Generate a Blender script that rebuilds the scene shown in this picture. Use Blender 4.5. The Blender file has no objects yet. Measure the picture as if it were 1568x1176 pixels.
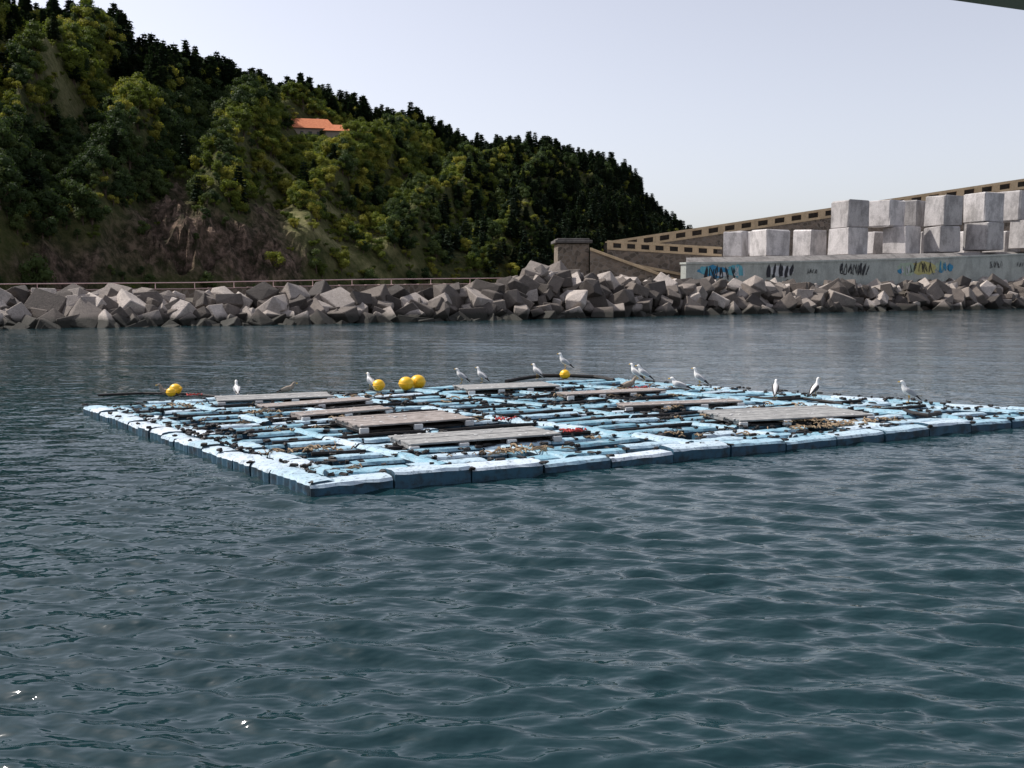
import bpy, bmesh, math, random
import numpy as np
from mathutils import Vector, Matrix, noise
from mathutils.bvhtree import BVHTree
random.seed(7); np.random.seed(7)
scene=bpy.context.scene
F=1500.0; H=2.6; HOR=443.0
PITCH=math.atan((588-HOR)/F)
FW=Vector((0,math.cos(PITCH),-math.sin(PITCH))); UP=Vector((0,math.sin(PITCH),math.cos(PITCH))); RT=Vector((1,0,0))
CAM=Vector((0,0,H))
def ray(px,py): return (FW+RT*((px-784)/F)+UP*((588-py)/F))
def ground(px,py,z=0.0):
    d=ray(px,py); return CAM+d*((z-H)/d.z)
def atY(px,py,Y):
    d=ray(px,py); return CAM+d*(Y/d.y)
def proj(p):
    d=Vector(p)-CAM; w=d.dot(FW); return 784+F*d.x/w, 588-F*d.dot(UP)/w
R=random.uniform
def interp(x,pts):
    return float(np.interp(x,[p[0] for p in pts],[p[1] for p in pts]))
def link(o,parent=None):
    scene.collection.objects.link(o)
    if parent: o.parent=parent
    return o
def empty(name,loc=(0,0,0)):
    e=bpy.data.objects.new(name,None); e.location=loc; e.empty_display_size=0.2; return link(e)

# ---------------- materials
class NT:
    def __init__(s,name):
        s.m=bpy.data.materials.new(name); s.m.use_nodes=True; s.t=s.m.node_tree; s.n=s.t.nodes; s.b=s.n['Principled BSDF']
    def node(s,ty,**k):
        n=s.n.new(ty)
        for a,v in k.items():
            if a in n.inputs.keys() : n.inputs[a].default_value=v
            else: setattr(n,a,v)
        return n
    def l(s,a,b): s.t.links.new(a,b)
    def ramp(s,fac,stops):
        r=s.n.new('ShaderNodeValToRGB'); e=r.color_ramp.elements
        while len(e)<len(stops): e.new(0.5)
        for i,(p,c) in enumerate(stops):
            e[i].position=p; e[i].color=(c[0],c[1],c[2],1) if hasattr(c,'__len__') else (c,c,c,1)
        s.l(fac,r.inputs['Fac']); return r.outputs['Color']
    def mix(s,fac,a,b,bt='MIX'):
        m=s.n.new('ShaderNodeMix'); m.data_type='RGBA'; m.blend_type=bt
        for i,v in ((0,fac),(6,a),(7,b)):
            if isinstance(v,bpy.types.NodeSocket): s.l(v,m.inputs[i])
            elif i==0: m.inputs[0].default_value=v
            else: m.inputs[i].default_value=(v[0],v[1],v[2],1) if hasattr(v,'__len__') else (v,v,v,1)
        return m.outputs[2]
    def noise(s,scale,detail=6,vec=None,rough=0.6):
        n=s.n.new('ShaderNodeTexNoise'); n.inputs['Scale'].default_value=scale; n.inputs['Detail'].default_value=detail; n.inputs['Roughness'].default_value=rough
        if vec: s.l(vec,n.inputs['Vector'])
        return n.outputs['Fac']
    def pos(s): return s.n.new('ShaderNodeNewGeometry').outputs['Position']
    def obj(s): return s.n.new('ShaderNodeTexCoord').outputs['Object']
    def attr(s,name):
        a=s.n.new('ShaderNodeAttribute'); a.attribute_name=name; return a.outputs['Fac']
    def bump(s,h,strength=0.5,dist=0.05):
        b=s.n.new('ShaderNodeBump'); b.inputs['Strength'].default_value=strength; b.inputs['Distance'].default_value=dist
        s.l(h,b.inputs['Height']); s.l(b.outputs['Normal'],s.b.inputs['Normal']); return b
    def base(s,c):
        if isinstance(c,bpy.types.NodeSocket): s.l(c,s.b.inputs['Base Color'])
        else: s.b.inputs['Base Color'].default_value=(c[0],c[1],c[2],1)
def simple(name,c1,c2,scale=5,rough=0.8,bump=0.3,dist=0.02,world=True,spec=0.3):
    t=NT(name); v=t.pos() if world else t.obj()
    n=t.noise(scale,8,v); t.base(t.ramp(n,[(0.3,c1),(0.7,c2)])); t.b.inputs['Roughness'].default_value=rough
    t.b.inputs['Specular IOR Level'].default_value=spec
    if bump: t.bump(n,bump,dist)
    return t.m

def mat_water():
    t=NT('sea_water'); p=t.pos()
    mp=t.node('ShaderNodeMapping'); t.l(p,mp.inputs['Vector']); mp.inputs['Scale'].default_value=(0.5,1,1); mp.inputs['Rotation'].default_value=(0,0,0.25)
    n1=t.noise(8,2,mp.outputs['Vector'],0.5)
    n2=t.noise(3.2,3,mp.outputs['Vector'],0.55)
    b1=t.node('ShaderNodeBump'); b1.inputs['Strength'].default_value=0.6; b1.inputs['Distance'].default_value=0.018; t.l(n1,b1.inputs['Height'])
    b2=t.node('ShaderNodeBump'); b2.inputs['Strength'].default_value=0.7; b2.inputs['Distance'].default_value=0.07; t.l(n2,b2.inputs['Height']); t.l(b1.outputs['Normal'],b2.inputs['Normal'])
    t.l(b2.outputs['Normal'],t.b.inputs['Normal'])
    big=t.noise(0.12,3,p)
    t.base(t.ramp(big,[(0.3,(0.007,0.025,0.031)),(0.7,(0.010,0.033,0.038))]))
    t.b.inputs['Roughness'].default_value=0.045; t.b.inputs['IOR'].default_value=1.333
    return t.m
def mat_rock(name,wet=True,c0=(0.050,0.041,0.036),c1=(0.20,0.165,0.14),c2=(0.66,0.58,0.52)):
    t=NT(name); p=t.pos(); n=t.noise(1.3,10,p,0.65); fine=t.noise(9,8,p,0.7)
    a=t.attr('tone')
    c=t.ramp(a,[(0.0,c0),(0.5,c1),(1.0,c2)])
    c=t.mix(0.6,c,t.ramp(n,[(0.3,0.4),(0.65,1.0)]),'MULTIPLY')
    c=t.mix(0.6,c,t.ramp(fine,[(0.35,0.45),(0.6,1.0)]),'MULTIPLY')
    if wet:
        sx=t.node('ShaderNodeSeparateXYZ'); t.l(p,sx.inputs[0])
        ad=t.node('ShaderNodeMath',operation='ADD'); t.l(sx.outputs['Z'],ad.inputs[0]); 
        mm=t.node('ShaderNodeMath',operation='MULTIPLY'); t.l(n,mm.inputs[0]); mm.inputs[1].default_value=-0.8; t.l(mm.outputs[0],ad.inputs[1])
        f=t.ramp(ad.outputs[0],[(0.05,0.0),(0.45,1.0)])
        c=t.mix(f,(0.022,0.021,0.015),c)
    t.base(c); t.b.inputs['Roughness'].default_value=0.85; t.bump(fine,0.8,0.1); return t.m
def mat_stone_wall(name,c1,c2,mortar,sc=1.0):
    t=NT(name); p=t.pos(); sx=t.node('ShaderNodeSeparateXYZ'); t.l(p,sx.inputs[0])
    ad=t.node('ShaderNodeMath',operation='ADD'); t.l(sx.outputs['X'],ad.inputs[0]); t.l(sx.outputs['Y'],ad.inputs[1])
    cb=t.node('ShaderNodeCombineXYZ'); t.l(ad.outputs[0],cb.inputs[0]); t.l(sx.outputs['Z'],cb.inputs[1])
    vo=t.node('ShaderNodeTexVoronoi'); vo.inputs['Scale'].default_value=1.8*sc; t.l(cb.outputs[0],vo.inputs['Vector'])
    vd=t.node('ShaderNodeTexVoronoi',feature='DISTANCE_TO_EDGE'); vd.inputs['Scale'].default_value=1.8*sc; t.l(cb.outputs[0],vd.inputs['Vector'])
    r=t.node('ShaderNodeSeparateColor'); t.l(vo.outputs['Color'],r.inputs[0])
    c=t.mix(r.outputs[0],c1,c2); n=t.noise(2,8,p)
    c=t.mix(0.6,c,t.ramp(n,[(0.3,0.45),(0.7,1.0)]),'MULTIPLY')
    c=t.mix(t.ramp(vd.outputs['Distance'],[(0.03,1.0),(0.07,0.0)]),c,mortar)
    t.base(c); t.b.inputs['Roughness'].default_value=0.9; t.bump(vd.outputs['Distance'],0.6,0.1); return t.m
def mat_concrete(name,c1,c2,stain=0.6):
    t=NT(name); p=t.pos(); n=t.noise(0.5,10,p,0.65)
    mp=t.node('ShaderNodeMapping'); t.l(p,mp.inputs['Vector']); mp.inputs['Scale'].default_value=(1,1,0.55)
    st=t.noise(0.55,8,mp.outputs[0],0.7); fine=t.noise(6,6,p)
    c=t.mix(n,c1,c2); c=t.mix(stain,c,t.ramp(st,[(0.40,0.35),(0.54,1.0)]),'MULTIPLY'); c=t.mix(0.35,c,t.ramp(fine,[(0.35,0.5),(0.55,1.0)]),'MULTIPLY')
    tn=t.attr('tone'); c=t.mix(1.0,c,t.ramp(tn,[(0,0.7),(1,1.1)]),'MULTIPLY')
    t.base(c); t.b.inputs['Roughness'].default_value=0.9; t.bump(n,0.5,0.15); return t.m
def mat_leaf(name,c0,c1,c2,tr=0.35):
    t=NT(name); oi=t.node('ShaderNodeObjectInfo'); p=t.obj(); n=t.noise(0.9,3,p)
    c=t.ramp(oi.outputs['Random'],[(0.0,c0),(0.55,c1),(1.0,c2)])
    c=t.mix(0.6,c,t.ramp(n,[(0.3,0.5),(0.7,1.25)]),'MULTIPLY')
    t.base(c); t.b.inputs['Roughness'].default_value=0.7; t.b.inputs['Specular IOR Level'].default_value=0.12
    tl=t.node('ShaderNodeBsdfTranslucent'); t.l(t.mix(1.0,c,(1.3,1.3,0.7),'MULTIPLY'),tl.inputs['Color'])
    ms=t.node('ShaderNodeMixShader'); ms.inputs[0].default_value=tr; t.l(t.b.outputs[0],ms.inputs[1]); t.l(tl.outputs[0],ms.inputs[2]); t.l(ms.outputs[0],t.n['Material Output'].inputs['Surface'])
    return t.m
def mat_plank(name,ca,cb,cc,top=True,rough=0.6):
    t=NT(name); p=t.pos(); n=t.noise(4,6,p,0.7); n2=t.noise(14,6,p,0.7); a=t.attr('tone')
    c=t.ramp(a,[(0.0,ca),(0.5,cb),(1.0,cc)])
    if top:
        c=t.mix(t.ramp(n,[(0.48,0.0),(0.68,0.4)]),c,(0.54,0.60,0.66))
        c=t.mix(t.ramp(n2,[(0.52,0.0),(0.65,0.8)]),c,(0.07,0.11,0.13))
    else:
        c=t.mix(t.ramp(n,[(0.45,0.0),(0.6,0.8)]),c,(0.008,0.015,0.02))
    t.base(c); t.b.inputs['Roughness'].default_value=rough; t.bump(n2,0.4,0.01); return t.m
M={}
M['water']=mat_water()
M['rock']=mat_rock('armour_rock')
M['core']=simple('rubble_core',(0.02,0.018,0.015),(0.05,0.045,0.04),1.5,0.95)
M['stone']=mat_stone_wall('rubble_masonry',(0.10,0.08,0.06),(0.27,0.21,0.16),(0.20,0.17,0.14))
M['conc']=mat_concrete('weathered_concrete',(0.42,0.40,0.39),(0.70,0.66,0.65),.6)
M['concwall']=mat_concrete('painted_concrete',(0.36,0.38,0.34),(0.56,0.58,0.53),0.35)
M['parapet']=mat_concrete('ochre_concrete',(0.50,0.36,0.21),(0.70,0.54,0.35),0.3)
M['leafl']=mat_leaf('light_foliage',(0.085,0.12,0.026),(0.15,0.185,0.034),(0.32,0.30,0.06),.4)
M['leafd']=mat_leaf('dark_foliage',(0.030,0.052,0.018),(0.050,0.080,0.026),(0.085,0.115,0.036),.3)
M['pine']=mat_leaf('pine_foliage',(0.022,0.040,0.026),(0.032,0.055,0.033),(0.048,0.072,0.040),.2)
M['bark']=simple('bark',(0.05,0.035,0.025),(0.12,0.09,0.065),3,0.9,world=False)
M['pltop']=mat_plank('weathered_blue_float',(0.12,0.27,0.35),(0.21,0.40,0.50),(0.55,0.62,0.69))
M['plside']=mat_plank('blue_float_side_painted_shade',(0.010,0.04,0.075),(0.016,0.065,0.115),(0.024,0.09,0.14),False)  # shade on the float sides is painted into this darker blue
M['wood']=simple('grey_wood',(0.17,0.17,0.17),(0.36,0.36,0.35),7,0.9)
M['wood2']=simple('brown_wood',(0.18,0.155,0.14),(0.36,0.32,0.30),7,0.9)
M['debris']=simple('dry_weed',(0.10,0.06,0.035),(0.45,0.34,0.22),9,0.95)
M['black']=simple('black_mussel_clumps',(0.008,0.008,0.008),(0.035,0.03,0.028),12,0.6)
M['red']=simple('red_net',(0.30,0.03,0.03),(0.5,0.08,0.07),12,0.8)
M['yellow']=simple('yellow_buoy_plastic',(0.82,0.45,0.01),(0.90,0.55,0.02),4,0.4,0.1,0.005,spec=0.5)
M['white']=simple('white_feathers',(0.72,0.71,0.69),(0.84,0.83,0.81),20,0.8,0.2,0.004,False)
M['grey']=simple('grey_wing_feathers',(0.26,0.27,0.29),(0.38,0.39,0.41),30,0.8,0.2,0.004,False)
M['dkgrey']=simple('dark_wing_feathers',(0.05,0.05,0.055),(0.09,0.09,0.095),30,0.8,0.2,0.004,False)
M['brown']=simple('brown_juvenile_feathers',(0.16,0.12,0.09),(0.42,0.36,0.30),40,0.8,0.2,0.004,False)
M['blackf']=simple('black_wingtip',(0.01,0.01,0.01),(0.02,0.02,0.02),20,0.7,0,0,False)
M['bill']=simple('yellow_bill',(0.65,0.38,0.04),(0.7,0.42,0.05),10,0.5,0,0,False)
M['legs']=simple('gull_leg_skin',(0.55,0.36,0.10),(0.6,0.4,0.15),10,0.6,0,0,False)
M['roof']=simple('terracotta_tiles',(0.42,0.12,0.05),(0.60,0.22,0.10),1.5,0.85)
M['render']=simple('house_render',(0.30,0.24,0.2),(0.42,0.34,0.28),1,0.9)
M['dark']=simple('dark_glass',(0.015,0.017,0.02),(0.025,0.027,0.03),2,0.2)
M['pink']=simple('coping',(0.36,0.25,0.23),(0.50,0.36,0.33),0.8,0.8)
M['awn']=simple('awning_fabric',(0.42,0.37,0.28),(0.5,0.44,0.34),6,0.9)
M['lichen']=simple('lichen_spots',(0.5,0.5,0.5),(0.6,0.6,0.6),9,.9,0)

# ---------------- mesh accumulator
class MB:
    def __init__(s): s.v=[];s.f=[];s.m=[];s.t=[]
    def add(s,vs,fs,mi=0,tone=None,mis=None):
        b=len(s.v); s.v.extend([tuple(v) for v in vs]); tone=R(0,1) if tone is None else tone
        for i,f in enumerate(fs):
            s.f.append([b+k for k in f]); s.m.append(mis[i] if mis else mi); s.t.append(tone)
    def box(s,c,sx,sy,sz,rot=0.0,mi=0,tone=None,ch=0.0,jit=0.0,tilt=(0,0)):
        hx,hy,hz=sx/2,sy/2,sz/2; c=Vector(c)
        Rm=Matrix.Rotation(rot,3,'Z')@Matrix.Rotation(tilt[0],3,'X')@Matrix.Rotation(tilt[1],3,'Y')
        ch=max(ch,0.0001); vs=[]
        def ring(x,y,z):
            k=ch*0.8 if ch>0.0002 else 0.0001
            return [(-x+k,-y,z),(x-k,-y,z),(x,-y+k,z),(x,y-k,z),(x-k,y,z),(-x+k,y,z),(-x,y-k,z),(-x,-y+k,z)]
        for (x,y,z) in ((hx-ch,hy-ch,-hz),(hx,hy,-hz+ch),(hx,hy,hz-ch),(hx-ch,hy-ch,hz)):
            for q in ring(x,y,z):
                q=Vector(q)+Vector((R(-jit,jit),R(-jit,jit),R(-jit,jit))) if jit else Vector(q)
                vs.append(c+Rm@q)
        fs=[[7,6,5,4,3,2,1,0],[24+i for i in range(8)]]
        for r in range(3):
            for i in range(8):
                j=(i+1)%8; fs.append([r*8+i,r*8+j,r*8+8+j,r*8+8+i])
        s.add(vs,fs,mi,tone)
    def tube(s,pts,r,mi=0,n=6,tone=None,rads=None,cap=True):
        pts=[Vector(p) for p in pts]; vs=[]
        for i,p in enumerate(pts):
            d=(pts[min(i+1,len(pts)-1)]-pts[max(i-1,0)]).normalized()
            a=d.cross(Vector((0,0,1)));
            if a.length<1e-3: a=Vector((1,0,0))
            a.normalize(); b=a.cross(d); rr=rads[i] if rads else r
            for k in range(n):
                an=2*math.pi*k/n; vs.append(p+a*math.cos(an)*rr+b*math.sin(an)*rr)
        fs=[]
        for i in range(len(pts)-1):
            for k in range(n):
                fs.append([i*n+k,i*n+(k+1)%n,(i+1)*n+(k+1)%n,(i+1)*n+k])
        if cap: fs.append(list(range(n))[::-1]); fs.append([(len(pts)-1)*n+k for k in range(n)])
        s.add(vs,fs,mi,tone)
    def obj(s,name,mats,parent=None,smooth=False):
        me=bpy.data.meshes.new(name); me.from_pydata(s.v,[],s.f)
        for m in mats: me.materials.append(m)
        me.polygons.foreach_set('material_index',s.m)
        if smooth: me.polygons.foreach_set('use_smooth',[True]*len(s.f))
        a=me.attributes.new('tone','FLOAT','FACE'); a.data.foreach_set('value',s.t)
        me.update(); o=bpy.data.objects.new(name,me); return link(o,parent)

# ---------------- camera
cd=bpy.data.cameras.new('camera'); co=bpy.data.objects.new('camera',cd); link(co)
cd.sensor_width=36; cd.sensor_fit='HORIZONTAL'; cd.lens=36*F/1568; cd.clip_end=12000; cd.clip_start=0.05
co.location=CAM; co.rotation_euler=(math.pi/2-PITCH,0,0); scene.camera=co

# ---------------- world and sun
SAZ=math.radians(-67); SEL=math.radians(50)
sd=Vector((math.sin(SAZ)*math.cos(SEL),math.cos(SAZ)*math.cos(SEL),math.sin(SEL)))
w=bpy.data.worlds.new('World'); scene.world=w; w.use_nodes=True; nt=w.node_tree
sky=nt.nodes.new('ShaderNodeTexSky'); sky.sky_type='NISHITA'; sky.sun_disc=False; sky.sun_elevation=SEL; sky.sun_rotation=SAZ
sky.air_density=1.0; sky.dust_density=1.4; sky.ozone_density=3.0; sky.altitude=0
hsv=nt.nodes.new('ShaderNodeHueSaturation'); hsv.inputs['Saturation'].default_value=0.42; hsv.inputs['Value'].default_value=1.2
nt.links.new(sky.outputs[0],hsv.inputs['Color'])
tint=nt.nodes.new('ShaderNodeMix'); tint.data_type='RGBA'; tint.blend_type='MULTIPLY'; tint.inputs[0].default_value=1; tint.inputs[7].default_value=(1.03,0.985,1.0,1)
nt.links.new(hsv.outputs[0],tint.inputs[6])
bg=nt.nodes['Background']; bg.inputs['Strength'].default_value=0.14; nt.links.new(tint.outputs[2],bg.inputs['Color'])
sl=bpy.data.lights.new('sun','SUN'); sl.energy=5.0; sl.angle=math.radians(0.5); sl.color=(1.0,0.95,0.88)
so=bpy.data.objects.new('sun',sl); so.rotation_euler=sd.to_track_quat('Z','Y').to_euler(); link(so)
scene.view_settings.view_transform='Standard'; scene.view_settings.look='None'; scene.view_settings.exposure=0

# ---------------- water
def build_water():
    r=3.0; rs=[0.3,1.0,2.0]
    while r<170: rs.append(r); r*=1.0046
    while r<9000: rs.append(r); r*=1.12
    rs=np.array(rs)
    th=np.concatenate([np.linspace(-math.radians(36),math.radians(36),820), np.linspace(math.radians(36),math.radians(324),90)[1:-1]])
    nr,nth=len(rs),len(th)
    Rg,T=np.meshgrid(rs,th,indexing='ij')
    X=Rg*np.sin(T); Y=Rg*np.cos(T); Z=np.zeros_like(X)
    dr=np.maximum(Rg*0.0046,0.01)
    rng=np.random.RandomState(3)
    warp=0.25*np.sin(X*0.9+0.4*Y)+0.2*np.sin(Y*1.3-X*0.5+1)
    for i in range(100):
        lam=0.12*(0.62/0.12)**rng.rand() if i<88 else 0.9+2.2*rng.rand()
        a=math.radians(84)+rng.randn()*0.38
        k=2*math.pi/lam; ph=rng.rand()*6.28
        att=np.clip((lam/dr-3)/3,0,1)
        s=0.038 if i<88 else 0.011
        amp=s*lam/(2*math.pi)
        phs=k*(X*math.cos(a)+Y*math.sin(a)+warp*0.3)+ph
        Z+=amp*att*np.sin(phs)
    gust=0.9+0.30*np.sin(X*0.21+1.3+0.5*np.sin(Y*0.3))*np.sin(Y*0.17+0.6*np.sin(X*0.13))
    Z*=gust
    V=np.stack([X,Y,Z],-1).reshape(-1,3)
    i=np.arange(nr-1)[:,None]*nth; j=np.arange(nth)[None,:]; j2=(j+1)%nth
    Fq=np.stack([i+j,i+nth+j,i+nth+j2,i+j2],-1).reshape(-1,4)[:, ::-1]
    me=bpy.data.meshes.new('sea_water'); nv=len(V); nf=len(Fq)
    c=np.array([[0,0,0]],float); V=np.vstack([V,c])
    tri=np.stack([np.full(nth,nv),np.arange(nth),(np.arange(nth)+1)%nth],-1)[:, ::-1]
    me.vertices.add(nv+1); me.vertices.foreach_set('co',V.ravel())
    me.loops.add(nf*4+nth*3); me.loops.foreach_set('vertex_index',np.concatenate([Fq.ravel(),tri.ravel()]).astype(np.int32))
    me.polygons.add(nf+nth); ls=np.concatenate([np.arange(nf)*4,nf*4+np.arange(nth)*3]).astype(np.int32)
    me.polygons.foreach_set('loop_start',ls)
    me.update(calc_edges=True); me.validate()
    me.polygons.foreach_set('use_smooth',np.ones(len(me.polygons),bool))
    me.materials.append(M['water'])
    if me.polygons[10].normal.z<0: me.flip_normals()
    o=bpy.data.objects.new('water',me); link(o)
build_water()

# ---------------- shoreline
SH=[(-1400,560),(-400,514),(0,503),(400,497),(784,489),(940,485),(1200,479),(1568,472),(2300,466)]
def shore_at(px):
    return ground(px,interp(px,SH))
TOP=[(-1400,2.2),(0,2.2),(400,2.3),(700,2.5),(820,3.3),(900,3.5),(1000,3.1),(1250,2.9),(1568,3.4),(2300,4.0)]
def hulls(n):
    out=[]
    for i in range(n):
        bm=bmesh.new(); sx,sy,sz=R(.8,1.3),R(.6,1.0),R(.45,.85)
        for k in range(8):
            s=[(k&1)*2-1,((k>>1)&1)*2-1,((k>>2)&1)*2-1]
            bm.verts.new((s[0]*sx*R(.6,1)*.5,s[1]*sy*R(.6,1)*.5,s[2]*sz*R(.6,1)*.5))
        for k in range(4):
            v=Vector((R(-1,1),R(-1,1),R(-1,1))).normalized(); bm.verts.new((v.x*sx*.56,v.y*sy*.56,v.z*sz*.56))
        r=bmesh.ops.convex_hull(bm,input=bm.verts)
        bmesh.ops.delete(bm,geom=[e for e in r['geom_interior'] if isinstance(e,bmesh.types.BMVert)],context='VERTS')
        bmesh.ops.dissolve_limit(bm,angle_limit=0.22,verts=bm.verts,edges=bm.edges)
        bmesh.ops.bevel(bm,geom=bm.edges[:],offset=0.02,segments=1,affect='EDGES')
        bm.verts.index_update(); bm.verts.ensure_lookup_table()
        out.append(([v.co.copy() for v in bm.verts],[[v.index for v in f.verts] for f in bm.faces])); bm.free()
    return out
HU=hulls(50)
rk=MB()
def rock(c,size,tone=None):
    vs,fs=random.choice(HU); E=Matrix.Rotation(R(0,6.28),3,'Z')@Matrix.Rotation(R(-.7,.7),3,'X')@Matrix.Rotation(R(-.7,.7),3,'Y')
    rk.add([Vector(c)+E@(v*size) for v in vs],fs,0,tone if tone is not None else random.betavariate(1.2,1.3))
px=-420.0
while px<1950:
    s=shore_at(px); top=interp(px,TOP); scale=s.y/75.0
    n=5
    for k in range(n):
        f=k/(n-1); base=-0.3+f*(top-0.15)
        off=-0.6+f*4.2
        dirn=Vector((s.x*0.2,s.y,0)).normalized()
        sz=random.choice([R(1.0,1.7),R(1.6,2.6),R(1.7,2.6)])*(0.84+0.24*scale)
        if random.random()<0.10: sz*=1.2
        rock(s+dirn*(off+R(-.7,.7))+Vector((R(-.7,.7),0,base+R(-.35,.3))),sz)
    px+=1.15*F/s.y*(0.75+0.25*scale)
for i in range(110):
    p=R(770,1040); s=shore_at(p); hh=interp(p,[(770,2.8),(830,4.6),(900,3.6),(1040,3.2)])
    rock(s+Vector((R(-.5,.5),R(4,8),hh-R(0.2,1.3))),R(1.2,2.4))
for i in range(220):
    p=R(1040,1900); s=shore_at(p); rock(s+Vector((0,R(4.5,9),interp(p,TOP)-R(0.0,.9))),R(1.2,2.4))
for i in range(60):
    p=R(-100,1650); s=shore_at(p); rock(s+Vector((0,R(-1.8,-.8),R(-.5,-0.15))),R(.8,1.8))
rk.obj('breakwater_rocks',[M['rock']])
def strip(name,cols,mat,parent=None,tone=0.5):
    mb=MB(); n=len(cols[0]); vs=[p for c in cols for p in c]; fs=[]
    for i in range(len(cols)-1):
        for k in range(n-1): fs.append([i*n+k,(i+1)*n+k,(i+1)*n+k+1,i*n+k+1])
    mb.add(vs,fs,0,tone); return mb.obj(name,[mat],parent)
cols=[]
for p in range(-1400,2301,50):
    s=shore_at(p); t=interp(p,TOP)
    g=Vector((s.x/s.y,1,0))
    a=Vector((s.x,s.y,0))
    cols.append([a+Vector((0,0.9,-1.5)),a+g*4.4+Vector((0,0,t-1.1)),a+g*7+Vector((0,0,t-0.35)),a+g*60+Vector((0,0,t-0.3)),a+g*700+Vector((0,0,t-0.3))])
M['land']=simple('gravel_ground',(0.06,0.05,0.04),(0.14,0.12,0.095),0.4,0.95)
strip('ground',cols,M['land'])

qw=MB(); rl=MB(); rp=[]; prev=None; q=empty('quay_wall')
for p in range(-1200,860,20):
    s=shore_at(p); g=Vector((s.x/s.y,1,0)); a=Vector((s.x,s.y,0))+g*9
    zt=interp(p,[(-1200,2.4),(0,2.45),(300,2.6),(540,2.9),(860,3.2)]); cur=(a,zt)
    if prev:
        b,zb=prev; d=(a-b); L=d.length; m=(a+b)/2; ang=math.atan2(d.y,d.x)
        qw.box(m+Vector((0,0,(zt)/2+0.6)),L+0.02,0.4,zt-1.2,ang,0,R(0,.6))
        qw.box(m+Vector((0,0,zt+0.04)),L-0.01,0.55,0.08,ang,1,R(0,1),0.02)
    if p%60==0: rl.tube([a+Vector((0,0,zt)),a+Vector((0,0,zt+.55))],.03)
    rp.append(a+Vector((0,0,zt+.55)))
    prev=cur
rl.tube(rp,.045)
qw.obj('wall_and_coping',[M['stone'],M['pink']],q)
rl.obj('railing',[simple('rail_paint',(0.50,0.34,0.32),(0.62,0.48,0.45),2,0.5)],q)

# ---------------- hill
foot=[(-900,100),(-400,120),(0,145),(400,195),(860,300),(1000,400),(1150,560),(1250,640)]
ridY=[(-900,300),(0,340),(240,370),(560,460),(740,530),(880,600),(975,650),(1045,680),(1250,720)]
ridP=[(-900,-160),(-400,-60),(0,48),(90,58),(150,64),(205,82),(228,118),(255,112),(330,140),(400,158),(470,176),(560,194),(630,212),(690,230),(740,243),(800,246),(880,256),(940,275),(968,292),(985,322),(1020,348),(1050,370),(1100,405),(1250,445)]
NU,NV=360,120
def hill_pt(u,v):
    fy=interp(u,foot); ry=interp(u,ridY); vv=min(v,1.0)
    Y=fy+(ry-fy)*v
    zr=H+(HOR-interp(u,ridP))/F*ry*1.0
    zr=max(zr,2.0)
    g=0.06*min(v*20,1)+0.94*(vv**0.82)
    z=2.0+(zr-2.0)*g
    X=(u-784)/F*Y*1.005
    env=math.sin(math.pi*min(max(v,0),1))**0.7 if v<1 else 0
    s=u/150.0-v*1.5+0.5*noise.noise(Vector((X/60,Y/60,3)))
    spur=1-abs(math.sin(math.pi*s)); 
    hs=max(zr/110,0.15)
    z+=env*hs*(20*(spur-0.4)+10*noise.noise(Vector((X/35,Y/35,0)))+4*noise.noise(Vector((X/12,Y/12,5))))
    z+=0.8*noise.noise(Vector((X/5,Y/5,9)))*min(1,v*8)
    if v>1: z-= (v-1)*zr*0.9
    return (X,Y,z)
us=np.concatenate([np.linspace(-900,-20,60),np.linspace(-15,1250,NU-60)]); vs_=np.concatenate([np.linspace(0,1,NV-12),np.linspace(1.03,1.6,12)])
hv=[hill_pt(u,v) for u in us for v in vs_]
hf=[[i*NV+k,(i+1)*NV+k,(i+1)*NV+k+1,i*NV+k+1] for i in range(NU-1) for k in range(NV-1)]
def barev(x,y,z):
    a,b=proj((x,y,z))
    k=0.6*noise.noise(Vector((x/14,y/14,z/14)))
    r=max(0,1-math.hypot((a-300)/160,(b-385)/75)+k)*2.4
    r=max(r,(1-math.hypot((a-255)/60,(b-335)/45)+k)*2)
    r=max(r,(1-math.hypot((a-90)/130,(b-405)/45)+k)*1.6)
    r=max(r,(1-math.hypot((a-410)/60,(b-408)/34)+k)*2)
    return min(1,max(0,r))
def grassv(x,y,z):
    a,b=proj((x,y,z)); dd=(b-300)-(a-410)*0.72+8*noise.noise(Vector((x/10,y/10,1)))
    if 395<a<680:
        return max(0,1-abs(dd)/16,1-abs(dd+52)/9, (1-abs(dd-28)/7)*.9)*.9
    return max(0,(noise.noise(Vector((x/30,y/30,40)))-.25)*2) if a<650 else 0
bare=[barev(*p) for p in hv]; grs=[min(1,grassv(*p)) for p in hv]
hv=[(x,y,z+b*(5.5*(0.5-abs(noise.noise(Vector((x/7,y/7,z/9)))*2))+2.0*noise.noise(Vector((x/2.5,y/2.5,z/3))))) if b>0 else (x,y,z) for (x,y,z),b in zip(hv,bare)]
me=bpy.data.meshes.new('hill'); me.from_pydata(hv,[],hf); me.update()
me.polygons.foreach_set('use_smooth',[max(bare[i] for i in f)<.2 for f in hf])
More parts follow.
